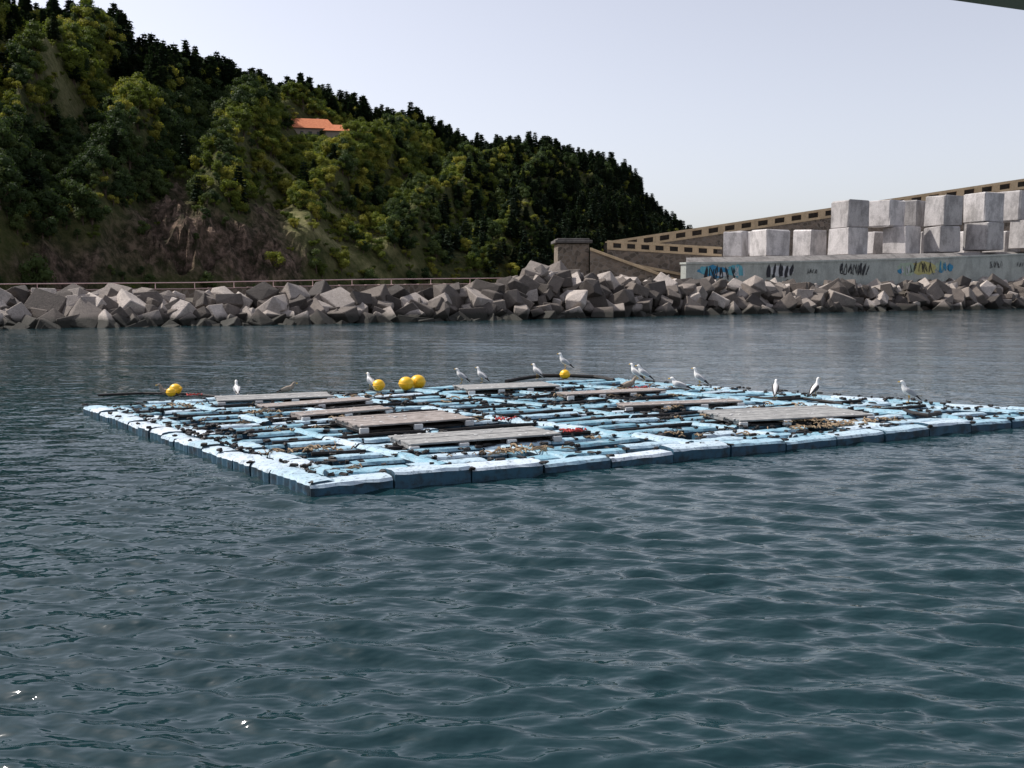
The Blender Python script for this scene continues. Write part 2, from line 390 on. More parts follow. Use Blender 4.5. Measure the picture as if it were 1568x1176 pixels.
def mat_hill():
    t=NT('hill_ground'); p=t.pos(); n=t.noise(0.06,8,p,0.65); n2=t.noise(0.5,8,p,0.7); 
    c=t.ramp(n,[(0.35,(0.04,0.052,0.020)),(0.6,(0.08,0.095,0.028))])
    c=t.mix(t.ramp(n2,[(0.4,0.0),(0.65,1.0)]),c,(0.14,0.135,0.055))
    at2=t.node('ShaderNodeAttribute'); at2.attribute_name='grass'
    c=t.mix(at2.outputs['Fac'],c,t.ramp(n2,[(0.35,(0.16,0.17,0.06)),(0.6,(0.40,0.36,0.18))]))
    at=t.node('ShaderNodeAttribute'); at.attribute_name='bare'
    mx=t.node('ShaderNodeMath',operation='MULTIPLY'); t.l(at.outputs['Fac'],mx.inputs[0]); t.l(t.ramp(n2,[(0.35,0.6),(0.5,1.0)]),mx.inputs[1])
    c=t.mix(mx.outputs[0],c,t.ramp(n2,[(0.38,(0.035,0.027,0.022)),(0.5,(0.13,0.095,0.07)),(0.64,(0.34,0.24,0.18))]))
    t.base(c); t.b.inputs['Roughness'].default_value=0.95; t.b.inputs['Specular IOR Level'].default_value=0.1; t.bump(n2,1.0,3.0); return t.m
for nm_,vals in (('bare',bare),('grass',grs)):
    at=me.attributes.new(nm_,'FLOAT','POINT'); at.data.foreach_set('value',vals)
me.materials.append(mat_hill()); ho=bpy.data.objects.new('hill',me); link(ho)
bvh=BVHTree.FromPolygons([Vector(p) for p in hv],hf)

# ---------------- trees (prototype meshes)
def leaf_faces(mb,c,n,mi,size,rx,ry,rz,upb=0.2):
    for i in range(n):
        d=Vector((random.gauss(0,1),random.gauss(0,1),random.gauss(0,1)+upb)).normalized()
        rr=R(.8,1.15); p=Vector((c[0]+d.x*rx*rr,c[1]+d.y*ry*rr,c[2]+d.z*rz*rr))
        nrm=(d+Vector((R(-.7,.7),R(-.7,.7),R(-.5,.7)))).normalized()
        a=nrm.orthogonal().normalized(); b=nrm.cross(a); th=R(0,6.28); a2=a*math.cos(th)+b*math.sin(th); b2=nrm.cross(a2)
        s=size*R(.6,1.3)
        mb.add([p-a2*s*.5,p+b2*s*.35,p+a2*s*.55,p-b2*s*.4],[[0,1,2,3]],mi)
def broadleaf(name,mleaf,h=1.0,lobes=11,seed=1):
    random.seed(seed); mb=MB()
    mb.tube([(0,0,-.15),(0.01,0,.2),(0.02,0.01,.45)],0.03,1,6,rads=[.035,.028,.015])
    for i in range(lobes):
        a=R(0,6.28); rr=R(0.05,.34); z=R(.28,.80); rr*=1.1-abs(z-.5)
        c=(math.cos(a)*rr,math.sin(a)*rr,z); s=R(.12,.21)
        mb.tube([(0.01,0,.25),(c[0]*.5,c[1]*.5,(z+.2)*.5),c],0.01,1,4,rads=[.018,.012,.006])
        n0=7; vv=[];ff=[]
        for lat in range(1,5):
            for k in range(n0):
                ph=math.pi*lat/5; q=s*.75*R(.75,1.1)
                vv.append((c[0]+q*math.sin(ph)*math.cos(k*6.283/n0),c[1]+q*math.sin(ph)*math.sin(k*6.283/n0),c[2]+q*math.cos(ph)*.85))
        for lat in range(3):
            for k in range(n0): ff.append([lat*n0+k,(lat+1)*n0+k,(lat+1)*n0+(k+1)%n0,lat*n0+(k+1)%n0])
        ff.append(list(range(n0))); ff.append([3*n0+k for k in range(n0)][::-1])
        mb.add(vv,ff,0)
        leaf_faces(mb,c,85,0,.062,s,s,s*.85)
    return mb.obj(name,[mleaf,M['bark']])
def pine(name,seed=1):
    random.seed(seed); mb=MB()
    mb.tube([(0,0,-.1),(0,0,.5),(0.01,0,1.0)],0.02,1,6,rads=[.022,.014,.003])
    L=13
    for l in range(L):
        z=.18+.8*l/L; rad=.27*(1-l/L)**.8*R(.75,1.15)+.02
        nb=9 if l<9 else 6
        for k in range(nb):
            a=k*6.283/nb+R(-.3,.3); r=rad*R(.6,1.15); dz=-r*.25
            d=Vector((math.cos(a),math.sin(a),0)); sd_=Vector((-d.y,d.x,0)); w=.055*R(.7,1.3)+r*.16
            base=Vector((0,0,z)); tip=d*r+Vector((0,0,z+dz+R(-.02,.02)))
            mid=(base+tip)/2+Vector((0,0,.02))
            mb.add([base,mid-sd_*w,tip,mid+sd_*w,mid-Vector((0,0,.05))],[[0,1,2,3],[0,1,4],[4,1,2],[4,2,3],[0,4,3]],0)
            for j in range(4):
                f=R(.3,1); pp=base.lerp(tip,f); s=.06*R(.6,1.2)
                mb.add([pp+sd_*s,pp-sd_*s,pp+d*s*1.3+Vector((0,0,R(-.04,.04)))],[[0,1,2]],0)
    return mb.obj(name,[M['pine'],M['bark']])
def instancer(name,pts,proto):
    V=[];Fc=[]
    for (p,s) in pts:
        a=R(0,6.28); b=len(V); tx=R(-.1,.1); ty=R(-.1,.1)
        for k in range(4):
            an=a+k*math.pi/2; dx=math.cos(an)*s*.7071; dy=math.sin(an)*s*.7071
            V.append((p[0]+dx,p[1]+dy,p[2]+dx*tx+dy*ty))
        Fc.append([b,b+1,b+2,b+3])
    m=bpy.data.meshes.new(name); m.from_pydata(V,[],Fc); m.update()
    o=bpy.data.objects.new(name,m); link(o); o.instance_type='FACES'; o.use_instance_faces_scale=True; o.instance_faces_scale=1.0
    o.show_instancer_for_render=False; o.show_instancer_for_viewport=False
    proto.parent=o
    return o
sets={'pine':[],'pineb':[],'bl':[],'blb':[],'bd':[],'bdb':[],'sh':[],'shd':[]}
random.seed(11); cnt=0
hit=bvh.ray_cast(CAM,ray(475,216).normalized())
house_p=hit[0]
while cnt<9500:
    u=R(-600,1180); v=R(0,1)**0.9 if random.random()<.93 else R(.95,1.12)
    wgt=(interp(u,foot)+(interp(u,ridY)-interp(u,foot))*v)/700.0
    if random.random()>wgt*1.3+.12: continue
    X,Y,Z=hill_pt(u,v); cnt+=1
    a,b=proj((X,Y,Z))
    if abs(X-house_p.x)<13 and -22<Y-house_p.y<10: continue
    if abs(a-475)<55 and 205<b<236 : continue
    bv=barev(X,Y,Z)
    nz=noise.noise(Vector((X/45,Y/45,20)))
    gv=grassv(X,Y,Z)
    if bv>.12 and random.random()<.97: continue
    p=(X,Y,Z-.3)
    if gv>.25:
        if random.random()<.25: sets['sh'].append((p,R(1.2,2.2)))
        continue
    if 400<a<690 and -10<(b-300)-(a-410)*0.72<60 and random.random()<.75:
        sets['sh'].append((p,R(1.5,3.0))); continue
    pinep=0.03
    if v>.86: pinep=.75
    if a>640: pinep=max(pinep,interp(a,[(640,.05),(760,.4),(900,.9)]))
    if b<150 and a>180: pinep=.8
    if a<60 and b<80: pinep=.6
    if nz<-.35: pinep+=.15
    if random.random()<pinep:
        s=random.choice([R(5,9),R(8,14)]) if v>.75 else R(6,10)
        sets[random.choice(['pine','pineb'])].append((p,s)); continue
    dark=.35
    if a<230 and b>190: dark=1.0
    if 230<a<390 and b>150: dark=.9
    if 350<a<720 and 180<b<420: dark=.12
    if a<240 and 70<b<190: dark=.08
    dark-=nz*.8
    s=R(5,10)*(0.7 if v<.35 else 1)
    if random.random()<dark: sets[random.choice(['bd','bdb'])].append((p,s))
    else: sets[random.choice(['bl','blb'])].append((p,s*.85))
for i in range(4800):
    u=R(-300,1000); v=R(0,.85); X,Y,Z=hill_pt(u,v); a,b=proj((X,Y,Z))
    if abs(a-475)<45 and 205<b<228: continue
    if grassv(X,Y,Z)>.25 and random.random()<.8: continue
    if barev(X,Y,Z)>.2 and random.random()<.92: continue
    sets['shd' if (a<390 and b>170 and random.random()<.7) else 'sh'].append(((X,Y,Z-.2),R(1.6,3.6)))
protos={'pine':pine('pine_tree',1),'pineb':pine('pine_tree_b',5),
 'bl':broadleaf('broadleaf_tree',M['leafl'],seed=2),'blb':broadleaf('broadleaf_tree_b',M['leafl'],seed=9,lobes=8),
 'bd':broadleaf('dark_broadleaf_tree',M['leafd'],seed=3),'bdb':broadleaf('dark_broadleaf_tree_b',M['leafd'],seed=13,lobes=9),
 'sh':broadleaf('shrub',M['leafl'],seed=21,lobes=6),'shd':broadleaf('dark_shrub',M['leafd'],seed=22,lobes=6)}
nm={'pine':'pine_forest','pineb':'pine_forest','bl':'broadleaf_forest','blb':'broadleaf_forest','bd':'broadleaf_forest','bdb':'broadleaf_forest','sh':'hillside_shrubs','shd':'hillside_shrubs'}
for k,v in sets.items(): instancer(nm[k],v,protos[k])
random.seed(5)
hp=Vector(house_p); he=empty('hillside_house',(hp.x,hp.y,hp.z-.2)); he.rotation_euler=(0,0,math.radians(12))
hb=MB()
def gable(cx,cy,L,W,h,rh,ov=1.0):
    hb.box((cx,cy,h/2-1.5),L,W,h+3,0,0)
    a,b=L/2+ov,W/2+ov
    e=[(cx-a,cy-b,h),(cx+a,cy-b,h),(cx+a,cy+b,h),(cx-a,cy+b,h),(cx-a+3,cy,h+rh),(cx+a-3,cy,h+rh)]
    hb.add(e,[[0,1,5,4],[1,2,5],[2,3,4,5],[3,0,4],[3,2,1,0]],1)
gable(0,0,17,11,4.0,4.4); gable(-12,1,10,8,2.6,2.8); gable(10,-3,9,9,3.0,3.0)
for x in (-6,-3,0,3): hb.box((x,-5.52,2.2),1.2,.1,1.4,0,2)
hb.box((-1.5,-5.53,1.0),1.1,.1,2.0,0,2); hb.box((3,1.5,8),.9,.9,1.8,0,0)
hb.obj('walls_and_roof',[M['render'],M['roof'],M['dark']],he)

# ---------------- tower, stairs and stone walls
def wall_between(mb,pa,pb,za0,za1,zb0,zb1,th,mi=0,tone=None):
    pa=Vector(pa);pb=Vector(pb); d=(pb-pa); d.z=0; d.normalize(); n=Vector((-d.y,d.x,0))*th
    A0=Vector((pa.x,pa.y,za0));A1=Vector((pa.x,pa.y,za1));B0=Vector((pb.x,pb.y,zb0));B1=Vector((pb.x,pb.y,zb1))
    mb.add([A0,B0,B1,A1,A0+n,B0+n,B1+n,A1+n],[[0,1,2,3],[7,6,5,4],[3,2,6,7],[1,0,4,5],[0,3,7,4],[2,1,5,6]],mi,tone)
def zz(py,Y): return H+(HOR-py)/F*Y
tw=empty('stone_tower'); tb=MB()
c=atY(876,443,132); tb.box((c.x,134.2,(zz(374,132)+1.5)/2),4.2,4.2,zz(374,132)-1.5,0.08,0,.4,.06)
tb.box((c.x,134.2,zz(372,132)+.1),5.0,5.0,.4,.08,1,.2,.05); tb.box((c.x,134.2,zz(372,132)+.42),4.3,4.3,.22,.08,1,.3,.05)
tb.obj('tower_body_and_cap',[M['stone'],mat_concrete('cap_slab',(0.12,0.11,0.10),(0.2,0.18,0.17))],tw)
st=empty('stone_stairway'); sb=MB()
wall_between(sb,atY(903,443,131),atY(1030,443,128),2,zz(383,131),2,zz(428,128),3,0,.5)
wall_between(sb,atY(903,443,130.7),atY(1034,443,127.7),zz(384,131),zz(380,131),zz(431,128),zz(427,128),.5,1,.8)
wall_between(sb,atY(940,443,136),atY(1052,443,134),zz(402,136),zz(398,136),zz(424,134),zz(420,134),.5,1,.8)
wall_between(sb,atY(940,443,136.3),atY(1052,443,134.3),2,zz(402,136),2,zz(424,134),2,0,.3)
for i in range(20):
    f=i/20; p=atY(905,443,132.5).lerp(atY(1030,443,130),f); z=zz(386,131)*(1-f)+zz(430,128)*f
    sb.box((p.x+.3,p.y+.2,z-.2),.75,2.0,.45,-.15,1,.5)
sb.obj('stairs_and_copings',[M['stone'],M['parapet']],st)
def pierced(name,pxa,pya,Ya,pxb,pyb,Yb,hpx,step,base):
    e=empty(name); mb=MB(); a=atY(pxa,443,Ya); b=atY(pxb,443,Yb); za,zb=zz(pya,Ya),zz(pyb,Yb); h=hpx/F*(Ya+Yb)/2
    t=h*.24
    wall_between(mb,a,b,za-t,za,zb-t,zb,.8,1,.9)
    wall_between(mb,a,b,za-h,za-h+t,zb-h,zb-h+t,.8,1,.8)
    L=(b-a).length; n=int(L/step)
    for i in range(n):
        p=a.lerp(b,i/n); z=za+(zb-za)*i/n; q=a.lerp(b,(i+.42)/n); 
        dz=(zb-za)/n*.42
        wall_between(mb,p+Vector((0,.03,0)),q+Vector((0,.03,0)),z-h+t,z-t,z+dz-h+t,z+dz-t,.35,1,.8)
    wall_between(mb,a+Vector((0,3,0)),b+Vector((0,3,0)),base,za-h*.15,base,zb-h*.15,.5,2,.2)
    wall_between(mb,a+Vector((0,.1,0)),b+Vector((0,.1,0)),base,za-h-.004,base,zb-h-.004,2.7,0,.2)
    mb.obj('masonry_and_parapet',[M['stone'],M['parapet'],M['core']],e)
pierced('seawall',926,371,205,1760,247,190,15,3.2,2)
pierced('stone_terrace',929,369,142,1104,379,138,14,2.0,2)
# ---------------- graffiti wall and platform
gw=empty('graffiti_wall'); gb=MB()
WL=[(1050,112,405,434),(1160,118,404,432),(1240,122,402,430),(1400,133,398,424),(1568,145,391,418),(1900,165,380,405)]
for i in range(len(WL)-1):
    a=WL[i];b=WL[i+1]
    wall_between(gb,atY(a[0],443,a[1]),atY(b[0],443,b[1]),2.2,zz(a[2],a[1]),2.2,zz(b[2],b[1]),.9,0,R(.3,.9))
    wall_between(gb,atY(a[0],443,a[1]-.15),atY(b[0],443,b[1]-.15),zz(a[2],a[1])+.003,zz(a[2],a[1])+.22,zz(b[2],b[1])+.003,zz(b[2],b[1])+.22,1.1,0,.9)
gb.obj('wall',[M['concwall']],gw)
def wl(px):
    i=max(k for k in range(len(WL)-1) if WL[k][0]<=px); a,b=WL[i],WL[i+1]
    A=atY(a[0],443,a[1]);B=atY(b[0],443,b[1])
    k=(px-784)/F; d=B-A; t=(k*A.y-A.x)/(d.x-k*d.y); return A+d*t, math.atan2(d.y,d.x), zz(a[2],a[1])*(1-t)+zz(b[2],b[1])*t
def gm(name,c): return simple(name,[x*.75 for x in c],c,3,.7,0)
G={'blue':gm('graffiti_blue',(0.05,0.27,0.46)),'cyan':gm('graffiti_cyan',(0.14,0.44,0.52)),'yel':gm('graffiti_yellow',(0.55,0.50,0.20)),'blk':gm('graffiti_black',(0.03,0.03,0.035)),'pale':gm('graffiti_pale_green',(0.42,0.50,0.38)),'wht':gm('graffiti_white',(0.6,0.6,0.6))}
def blob(px,dz,w,h,mat,off):
    p,ang,zt=wl(px); mb=MB(); n=22; ux=Vector((math.cos(ang),math.sin(ang),0)); nn=Vector((math.sin(ang),-math.cos(ang),0))
    c=p+nn*off; c.z=zt-dz
    vs=[c+ux*w/2*math.cos(6.283*k/n)*R(.75,1.1)+Vector((0,0,h/2*math.sin(6.283*k/n)*R(.7,1.05))) for k in range(n)]
    mb.add(vs,[list(range(n))]); mb.obj('paint',[mat],gw)
offc=[.05]
def scribble(px,dz,w,h,mat,lw=.12,letters=5,closed=True):
    p,ang,zt=wl(px); mb=MB(); ux=Vector((math.cos(ang),math.sin(ang),0)); nn=Vector((math.sin(ang),-math.cos(ang),0))
    for L in range(letters):
        x0=-w/2+w*L/letters; lwid=w/letters*.95; k=random.choice([3,4,5]); offc[0]+=.0012
        pts=[(x0+R(0,1)*lwid,(i%2-.5)*h*R(.7,1.1)+R(-.1,.1)*h) for i in range(k)]
        if random.random()<.5: pts.append(pts[0])
        P=[]
        for i in range(len(pts)-1):
            for f in np.linspace(0,1,5)[:-1]:
                P.append((pts[i][0]*(1-f)+pts[i+1][0]*f+.12*math.sin(f*3.14)*lwid*(1 if i%2 else -1),pts[i][1]*(1-f)+pts[i+1][1]*f))
        P.append(pts[-1]); vs=[]
        for i,(x,y) in enumerate(P):
            x2,y2=P[min(i+1,len(P)-1)]; x1,y1=P[max(i-1,0)]; dx,dy=x2-x1,y2-y1; l=math.hypot(dx,dy)+1e-6
            for sg in (-1,1):
                c=p+nn*(offc[0]+i*.00008)+ux*(x-sg*dy/l*lw/2); vs.append(Vector((c.x,c.y,zt-dz+y+sg*dx/l*lw/2)))
        mb.add(vs,[[2*i,2*i+1,2*i+3,2*i+2] for i in range(len(P)-1)])
    mb.obj('spray_tag',[mat],gw)
for (x,dz,w_,h_,m,o) in [(1092,.9,5.0,1.6,'blue',.02),(1125,.85,3.2,1.6,'cyan',.026),(1078,.7,1.8,1.1,'cyan',.032),(1103,1.2,2,.6,'wht',.036),(1194,.95,4.4,1.6,'wht',.02),
    (1385,1.2,4.2,2.0,'pale',.02),(1410,1.2,5.8,2.1,'yel',.026),(1436,1.1,2.6,1.6,'pale',.032),(1450,1.3,1.4,1.1,'blue',.036),(1375,1.5,1.4,.8,'blue',.038)]: blob(x,dz,w_,h_,G[m],o)
scribble(1100,1.0,5.2,1.4,G['blk'],.15,6); scribble(1130,.9,1.8,1.2,G['wht'],.12,2); scribble(1192,1.0,4.4,1.45,G['blk'],.30,5)
scribble(1240,1.1,1.8,.6,G['blk'],.07,4); scribble(1302,1.0,5.4,1.4,G['blk'],.13,6); scribble(1318,1.1,2.4,1.2,G['blk'],.10,3)
scribble(1406,1.2,5.2,1.5,G['blk'],.10,5); scribble(1442,1.2,2.6,1.4,G['blue'],.16,3); scribble(1382,1.3,1.8,1.1,G['wht'],.14,2); scribble(1520,1.2,3.0,1.0,G['blk'],.07,4); scribble(1556,1.3,1.6,.7,G['blk'],.07,3)
cols=[]
for a in WL:
    zt=zz(a[2],a[1])-.25; p=atY(a[0],443,a[1]+.8); g=Vector((p.x/p.y,1,0))
    z2=zz(interp(a[0],[(1050,394),(1568,385),(1900,378)]),a[1]+10)
    cols.append([Vector((p.x,p.y,zt)),p*1+g*6+Vector((0,0,zt-p.z+.2)),Vector((p.x,p.y,0))+g*9+Vector((0,0,z2-.1)),Vector((p.x,p.y,0))+g*42+Vector((0,0,z2-.1))])
strip('pier_platform',cols,mat_concrete('pier_paving',(0.22,0.2,0.19),(0.34,0.32,0.3)))
def cblock(px,pybot,Y,size,rot,hpx=None,tone=None):
    p=atY(px,443,Y); h=size if hpx is None else hpx/F*Y
    z=zz(pybot,Y)+h/2
    mb=MB(); mb.box((0,0,0),size,size*R(.93,1.03),h,0,0,tone if tone is not None else R(.0,1),.14,.10,(R(-.02,.02),R(-.02,.02)))
    mb.box((size*.25,0,h/2),.3,.5,.12,0,1); mb.box((-size*.25,0,h/2),.3,.5,.12,0,1)
    o=mb.obj('concrete_block',[M['conc'],M['core']]); o.location=(p.x,p.y,z); o.rotation_euler=(0,0,rot); return o
low=[(1125,394,150,3.0,38,-30),(1177,394,146,4.0,40,-66),(1238,393,152,3.5,39,-58),(1296,392,147,4.1,41,-64),(1378,390,151,4.0,41,-58),(1439,388,150,3.7,39,-70),(1502,384,151,4.1,41,-62),(1572,382,153,4.1,42,-66),(1640,380,154,4.3,41,-60),(1700,378,156,4.3,41,-62)]
up=[(1298,351,147.2,4.0,40,-68),(1352,349,152,4.1,40,-56),(1389,349,155,3.6,39,-50),(1440,348,150.5,3.9,45,-70),(1500,343,151.3,4.1,44,-66),(1550,341,155,3.9,44,-60),(1604,340,154,4.1,44,-64),(1660,338,155,4.2,44,-62)]
for (a,b,Y,s,hp_,r) in low+up: cblock(a,b,Y,s,math.radians(r+R(-4,4)),hp_+R(-1,1) if b<370 else hp_)
for (a,Y,r) in [(1150,158,-40),(1330,160,-55),(1408,160,-65),(1470,160,-62),(1530,162,-60)]: cblock(a,391,Y,4.2,math.radians(r),34)

# ---------------- raft
ZT=.17
A=ground(474,740,ZT);B=ground(128,620,ZT);C=ground(1660,630,ZT);D=ground(945,580,ZT)
def ST(s,t,z=ZT):
    p=A*(1-s)*(1-t)+C*s*(1-t)+B*(1-s)*t+D*s*t; return Vector((p.x,p.y,z))
raft=empty('floating_raft')
rb=MB(); cl=MB()
def beam(s0,t0,s1,t1,w_,z=ZT,seg=1.25,h=.26,lo=0,hi=1,skip=0.0,ties=1.0):
    p=ST(s0,t0);q=ST(s1,t1); d=q-p; L=d.length; n=max(1,round(L/seg)); u=d/L; ang=math.atan2(d.y,d.x); sl=L/n
    nrm=Vector((-u.y,u.x,0))
    for i in range(n):
        if random.random()<skip: continue
        m=p+u*(sl*(i+.5))+nrm*R(-.015,.015); zz_=z+R(-.02,.02)+0.03*math.sin(m.x*1.1+m.y*.7); tone=R(lo,hi); tl=(R(-.05,.05),R(-.02,.02))
        hw=w_/2
        k=6; vs=[]
        Rm=Matrix.Rotation(ang+R(-.012,.012),3,'Z')@Matrix.Rotation(tl[0],3,'X')@Matrix.Rotation(tl[1],3,'Y')
        prof=[(-hw,-h),(-hw,-.05),(-hw+.03,-.012),(-hw*.35,0),(hw*.35,0),(hw-.03,-.012),(hw,-.05),(hw,-h)]
        for j in range(k+1):
            x=-sl/2+.015+(sl-.03)*j/k; e=(.014 if j%2 else -.006)
            for (yy,zv) in prof:
                sgn=1 if yy>0 else -1
                vs.append(Vector((m.x,m.y,zz_))+Rm@Vector((x,yy+sgn*e,zv+(R(-.008,.008) if zv>-.1 else 0))))
        fs=[];mi=[]
        for j in range(k):
            for a in range(7):
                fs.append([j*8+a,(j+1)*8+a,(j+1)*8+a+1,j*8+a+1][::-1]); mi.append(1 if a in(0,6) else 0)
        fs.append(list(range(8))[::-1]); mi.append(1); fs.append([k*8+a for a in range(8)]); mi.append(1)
        rb.add(vs,fs,0,tone,mi)
        for sg in (-1,1):
            if random.random()<.6*ties:
                e=p+u*(sl*i)+nrm*hw*sg*R(.7,1.05)
                cl.box((e.x,e.y,z+.005),R(.04,.12),R(.05,.12),R(.02,.05),R(0,3),0,None,.01,.01)
random.seed(3)
beam(0,.012,1,.012,.40,ZT,1.15,.34,.55,1); beam(0.03,.052,1,.052,.34,ZT,1.15,.28,.25,.9)
beam(.012,.0,.012,1,.40,ZT+.012,.62,.34,.65,1); beam(.042,.06,.042,1,.32,ZT,.62,.28,.35,1)
beam(0,.985,1,.985,.36,ZT,1.2,.3,.0,.8); beam(.985,0,.985,1,.38,ZT,1.2,.3,.3,.9); beam(.955,.03,.955,1,.3,ZT,1.2,.3,.2,.8)
ts=[.12,.175,.25,.305,.38,.44,.51,.57,.64,.70,.765,.83,.89,.94]
for i,t in enumerate(ts):
    beam(.075,t,.95,t+R(-.006,.006),R(.22,.32),ZT-.02+R(-.02,.02),1.25,.26,0,.85,.06)
for t in np.arange(.10,.96,.075): beam(.03,t,.078,t,.16,ZT-.04,.8,.15,.0,.5)
for s in [.13,.26,.40,.54,.68,.82]:
    beam(s,.03,s+R(-.01,.01),.97,R(.20,.28),ZT+.02,1.1,.2,.1,.9,.12)
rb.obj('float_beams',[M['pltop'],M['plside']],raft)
for i in range(900):
    t=random.choice(ts+[.052,.985])+R(-.025,.025); s=R(0.02,1); p=ST(s,t)
    w_=R(.03,.09); cl.box((p.x,p.y,ZT+R(-.03,.01)),w_*R(1,2.5),w_,R(.02,.045),R(0,3),0,None,.01,.012)
for i in range(200):
    s=random.choice([.024,.042,.13,.26,.4,.54,.68,.82,.985]); p=ST(s+R(-.006,.006),R(0,1)); w_=R(.03,.08)
    cl.box((p.x,p.y,ZT+.02),w_*R(1,2),w_,R(.02,.05),R(0,3),0,None,.01,.012)
for t in [.215,.345,.475,.60,.73,.86]:
    pts=[ST(s,t+.005*math.sin(s*20+t*9),ZT-.02+.012*math.sin(s*40)) for s in np.linspace(.07,.94,50)]
    cl.tube(pts,.035,0,6)
cl.obj('mussel_clumps_and_ties',[M['black']],raft)
hs=MB(); 
pts=[ground(x,y,.2) for x,y in [(775,584),(800,581),(830,578),(870,578),(910,579),(940,582)]]
pts=[p+Vector((0,0,z)) for p,z in zip(pts,[0,.03,.05,.05,.04,0])]
hs.tube(pts,.05,0,8)
pts=[ground(x,y,.05) for x,y in [(150,605),(220,602),(290,603),(340,608)]]; hs.tube(pts,.03,0,8)
pts=[ground(x,y,.2) for x,y in [(1150,608),(1190,612),(1230,610),(1290,618)]]; hs.tube(pts,.03,0,8)
pts=[ground(x,y,.22) for x,y in [(1385,628),(1400,633),(1420,636),(1440,633)]]; hs.tube(pts,.04,0,8)
hs.obj('black_hose',[M['black']],raft)
db=MB()
def pile(px,py,n,spread,mi=0,ln=.25):
    c=ground(px,py,ZT+.02); u=(C-A).normalized(); v=(B-A).normalized()
    for i in range(n):
        p=c+u*random.gauss(0,spread)+v*random.gauss(0,spread*.35); a=R(0,3.14); L=R(.06,ln)
        d=Vector((math.cos(a),math.sin(a),R(-.1,.15)))*L
        db.tube([p,p+d*.5+Vector((0,0,R(0,.04))),p+d],R(.006,.016),mi,5)
for (x,y,n,s) in [(785,690,50,.35),(1265,652,60,.4),(480,688,30,.3),(290,620,30,.4),(1220,644,20,.2),(690,645,20,.4),(905,605,20,.5),(960,597,25,.3),(560,607,20,.4),(390,632,15,.3),(1330,645,20,.3)]: pile(x,y,n,s)
for (x,y,n,s) in [(878,660,26,.15),(775,642,14,.12),(300,605,10,.1),(985,594,14,.12)]: pile(x,y,n,s,1,.2)
u_=(C-A)
for i in range(60):
    p=ST(R(.05,.95),R(.06,.94)); a_,b_=proj(p); pile(a_,b_,4,.08)
db.obj('dry_weed_debris',[M['debris'],M['red']],raft)
def platform(pa,pb,w_,m,z=.28):
    a=ground(pa[0],pa[1],z); b=ground(pb[0],pb[1],z); e=empty('wooden_platform',(a+b)/2); d=b-a; L=d.length; ang=math.atan2(d.y,d.x)
    mb=MB(); n=max(3,int(w_/.16)); u=d/L; nn=Vector((-u.y,u.x,0))
    for i in range(n):
        off=-w_/2+w_*(i+.5)/n
        mb.box(nn*off+u*R(-.03,.03)+Vector((0,0,R(-.004,.004))),L+R(-.05,.03),w_/n-.010,.03,ang+R(-.003,.003),0,None,.004)
    k=max(3,int(L/.6))
    for i in range(k):
        mb.box(u*(-L/2+.08+(L-.16)*i/(k-1))+Vector((0,0,-.05)),.09,w_,.06,ang,0,None,.004)
        mb.box(u*(-L/2+.08+(L-.16)*i/(k-1))+nn*(-w_/2)+Vector((0,0,-.07)),.16,.06,.10,ang,1,None,.01)
    for i in range(int(L*9)):
        q_=u*R(-L/2,L/2)+nn*R(-w_/2,w_/2)+Vector((0,0,.018)); mb.box(q_,R(.02,.06),R(.02,.06),.008,R(0,3),1)
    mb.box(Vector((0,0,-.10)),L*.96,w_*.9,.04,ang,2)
    mb.obj('planks',[m,M['lichen'],M['black']],e)
for a in [((330,611),(505,604),1.0,M['wood'],.24),((400,622),(560,610),.6,M['wood2'],.24),((452,635),(590,624),.6,M['wood2'],.24),((530,647),(700,635),1.3,M['wood2'],.29),((610,675),(838,659),1.0,M['wood'],.24),((1100,637),(1300,628),1.5,M['wood'],.24),((705,594),(845,588),1.1,M['wood'],.24),((950,620),(1130,613),.5,M['wood2'],.24),((860,603),(1010,596),.6,M['wood2'],.24)]: platform(*a)

# ---------------- buoys
def buoy(px,py,r,z0=.19):
    p=ground(px,py,z0); e=empty('yellow_buoy',p); bm=bmesh.new(); bmesh.ops.create_uvsphere(bm,u_segments=24,v_segments=14,radius=r)
    for v in bm.verts: v.co.z*=.92
    me=bpy.data.meshes.new('float_body'); bm.to_mesh(me); bm.free(); me.materials.append(M['yellow'])
    for q in me.polygons:q.use_smooth=True
    o=bpy.data.objects.new('float_body',me); link(o,e); o.location=(0,0,r*.85)
    mb=MB(); ring=[(r*1.01*math.cos(a),r*1.01*math.sin(a),r*.85) for a in np.linspace(0,6.283,25)]; mb.tube(ring,.010,0,6)
    mb.tube([(r*.9,0,r*1.0),(r*1.15,0,r*1.05)],.02,0,8,rads=[.035,.02])
    mb.tube([(r*1.15+.03*math.cos(a),0,r*1.07+.03*math.sin(a)) for a in np.linspace(0,6.283,13)],.008,0,6)
    mb.obj('seam_and_eye',[M['yellow']],e); 
    mb=MB(); mb.tube([(r*.5,0,.0),(r*1.3,.1,.02),(r*1.9,-.1,.01),(r*2.4,.05,.0)],.012,0,5); mb.obj('rope',[M['black']],e)
    e.rotation_euler=(0,0,R(0,6.28)); return e
for (x,y,r) in [(269,604,.14),(262,607,.11),(580,598,.15),(622,597,.18),(640,595,.19),(865,580,.14)]: buoy(x,y,r)

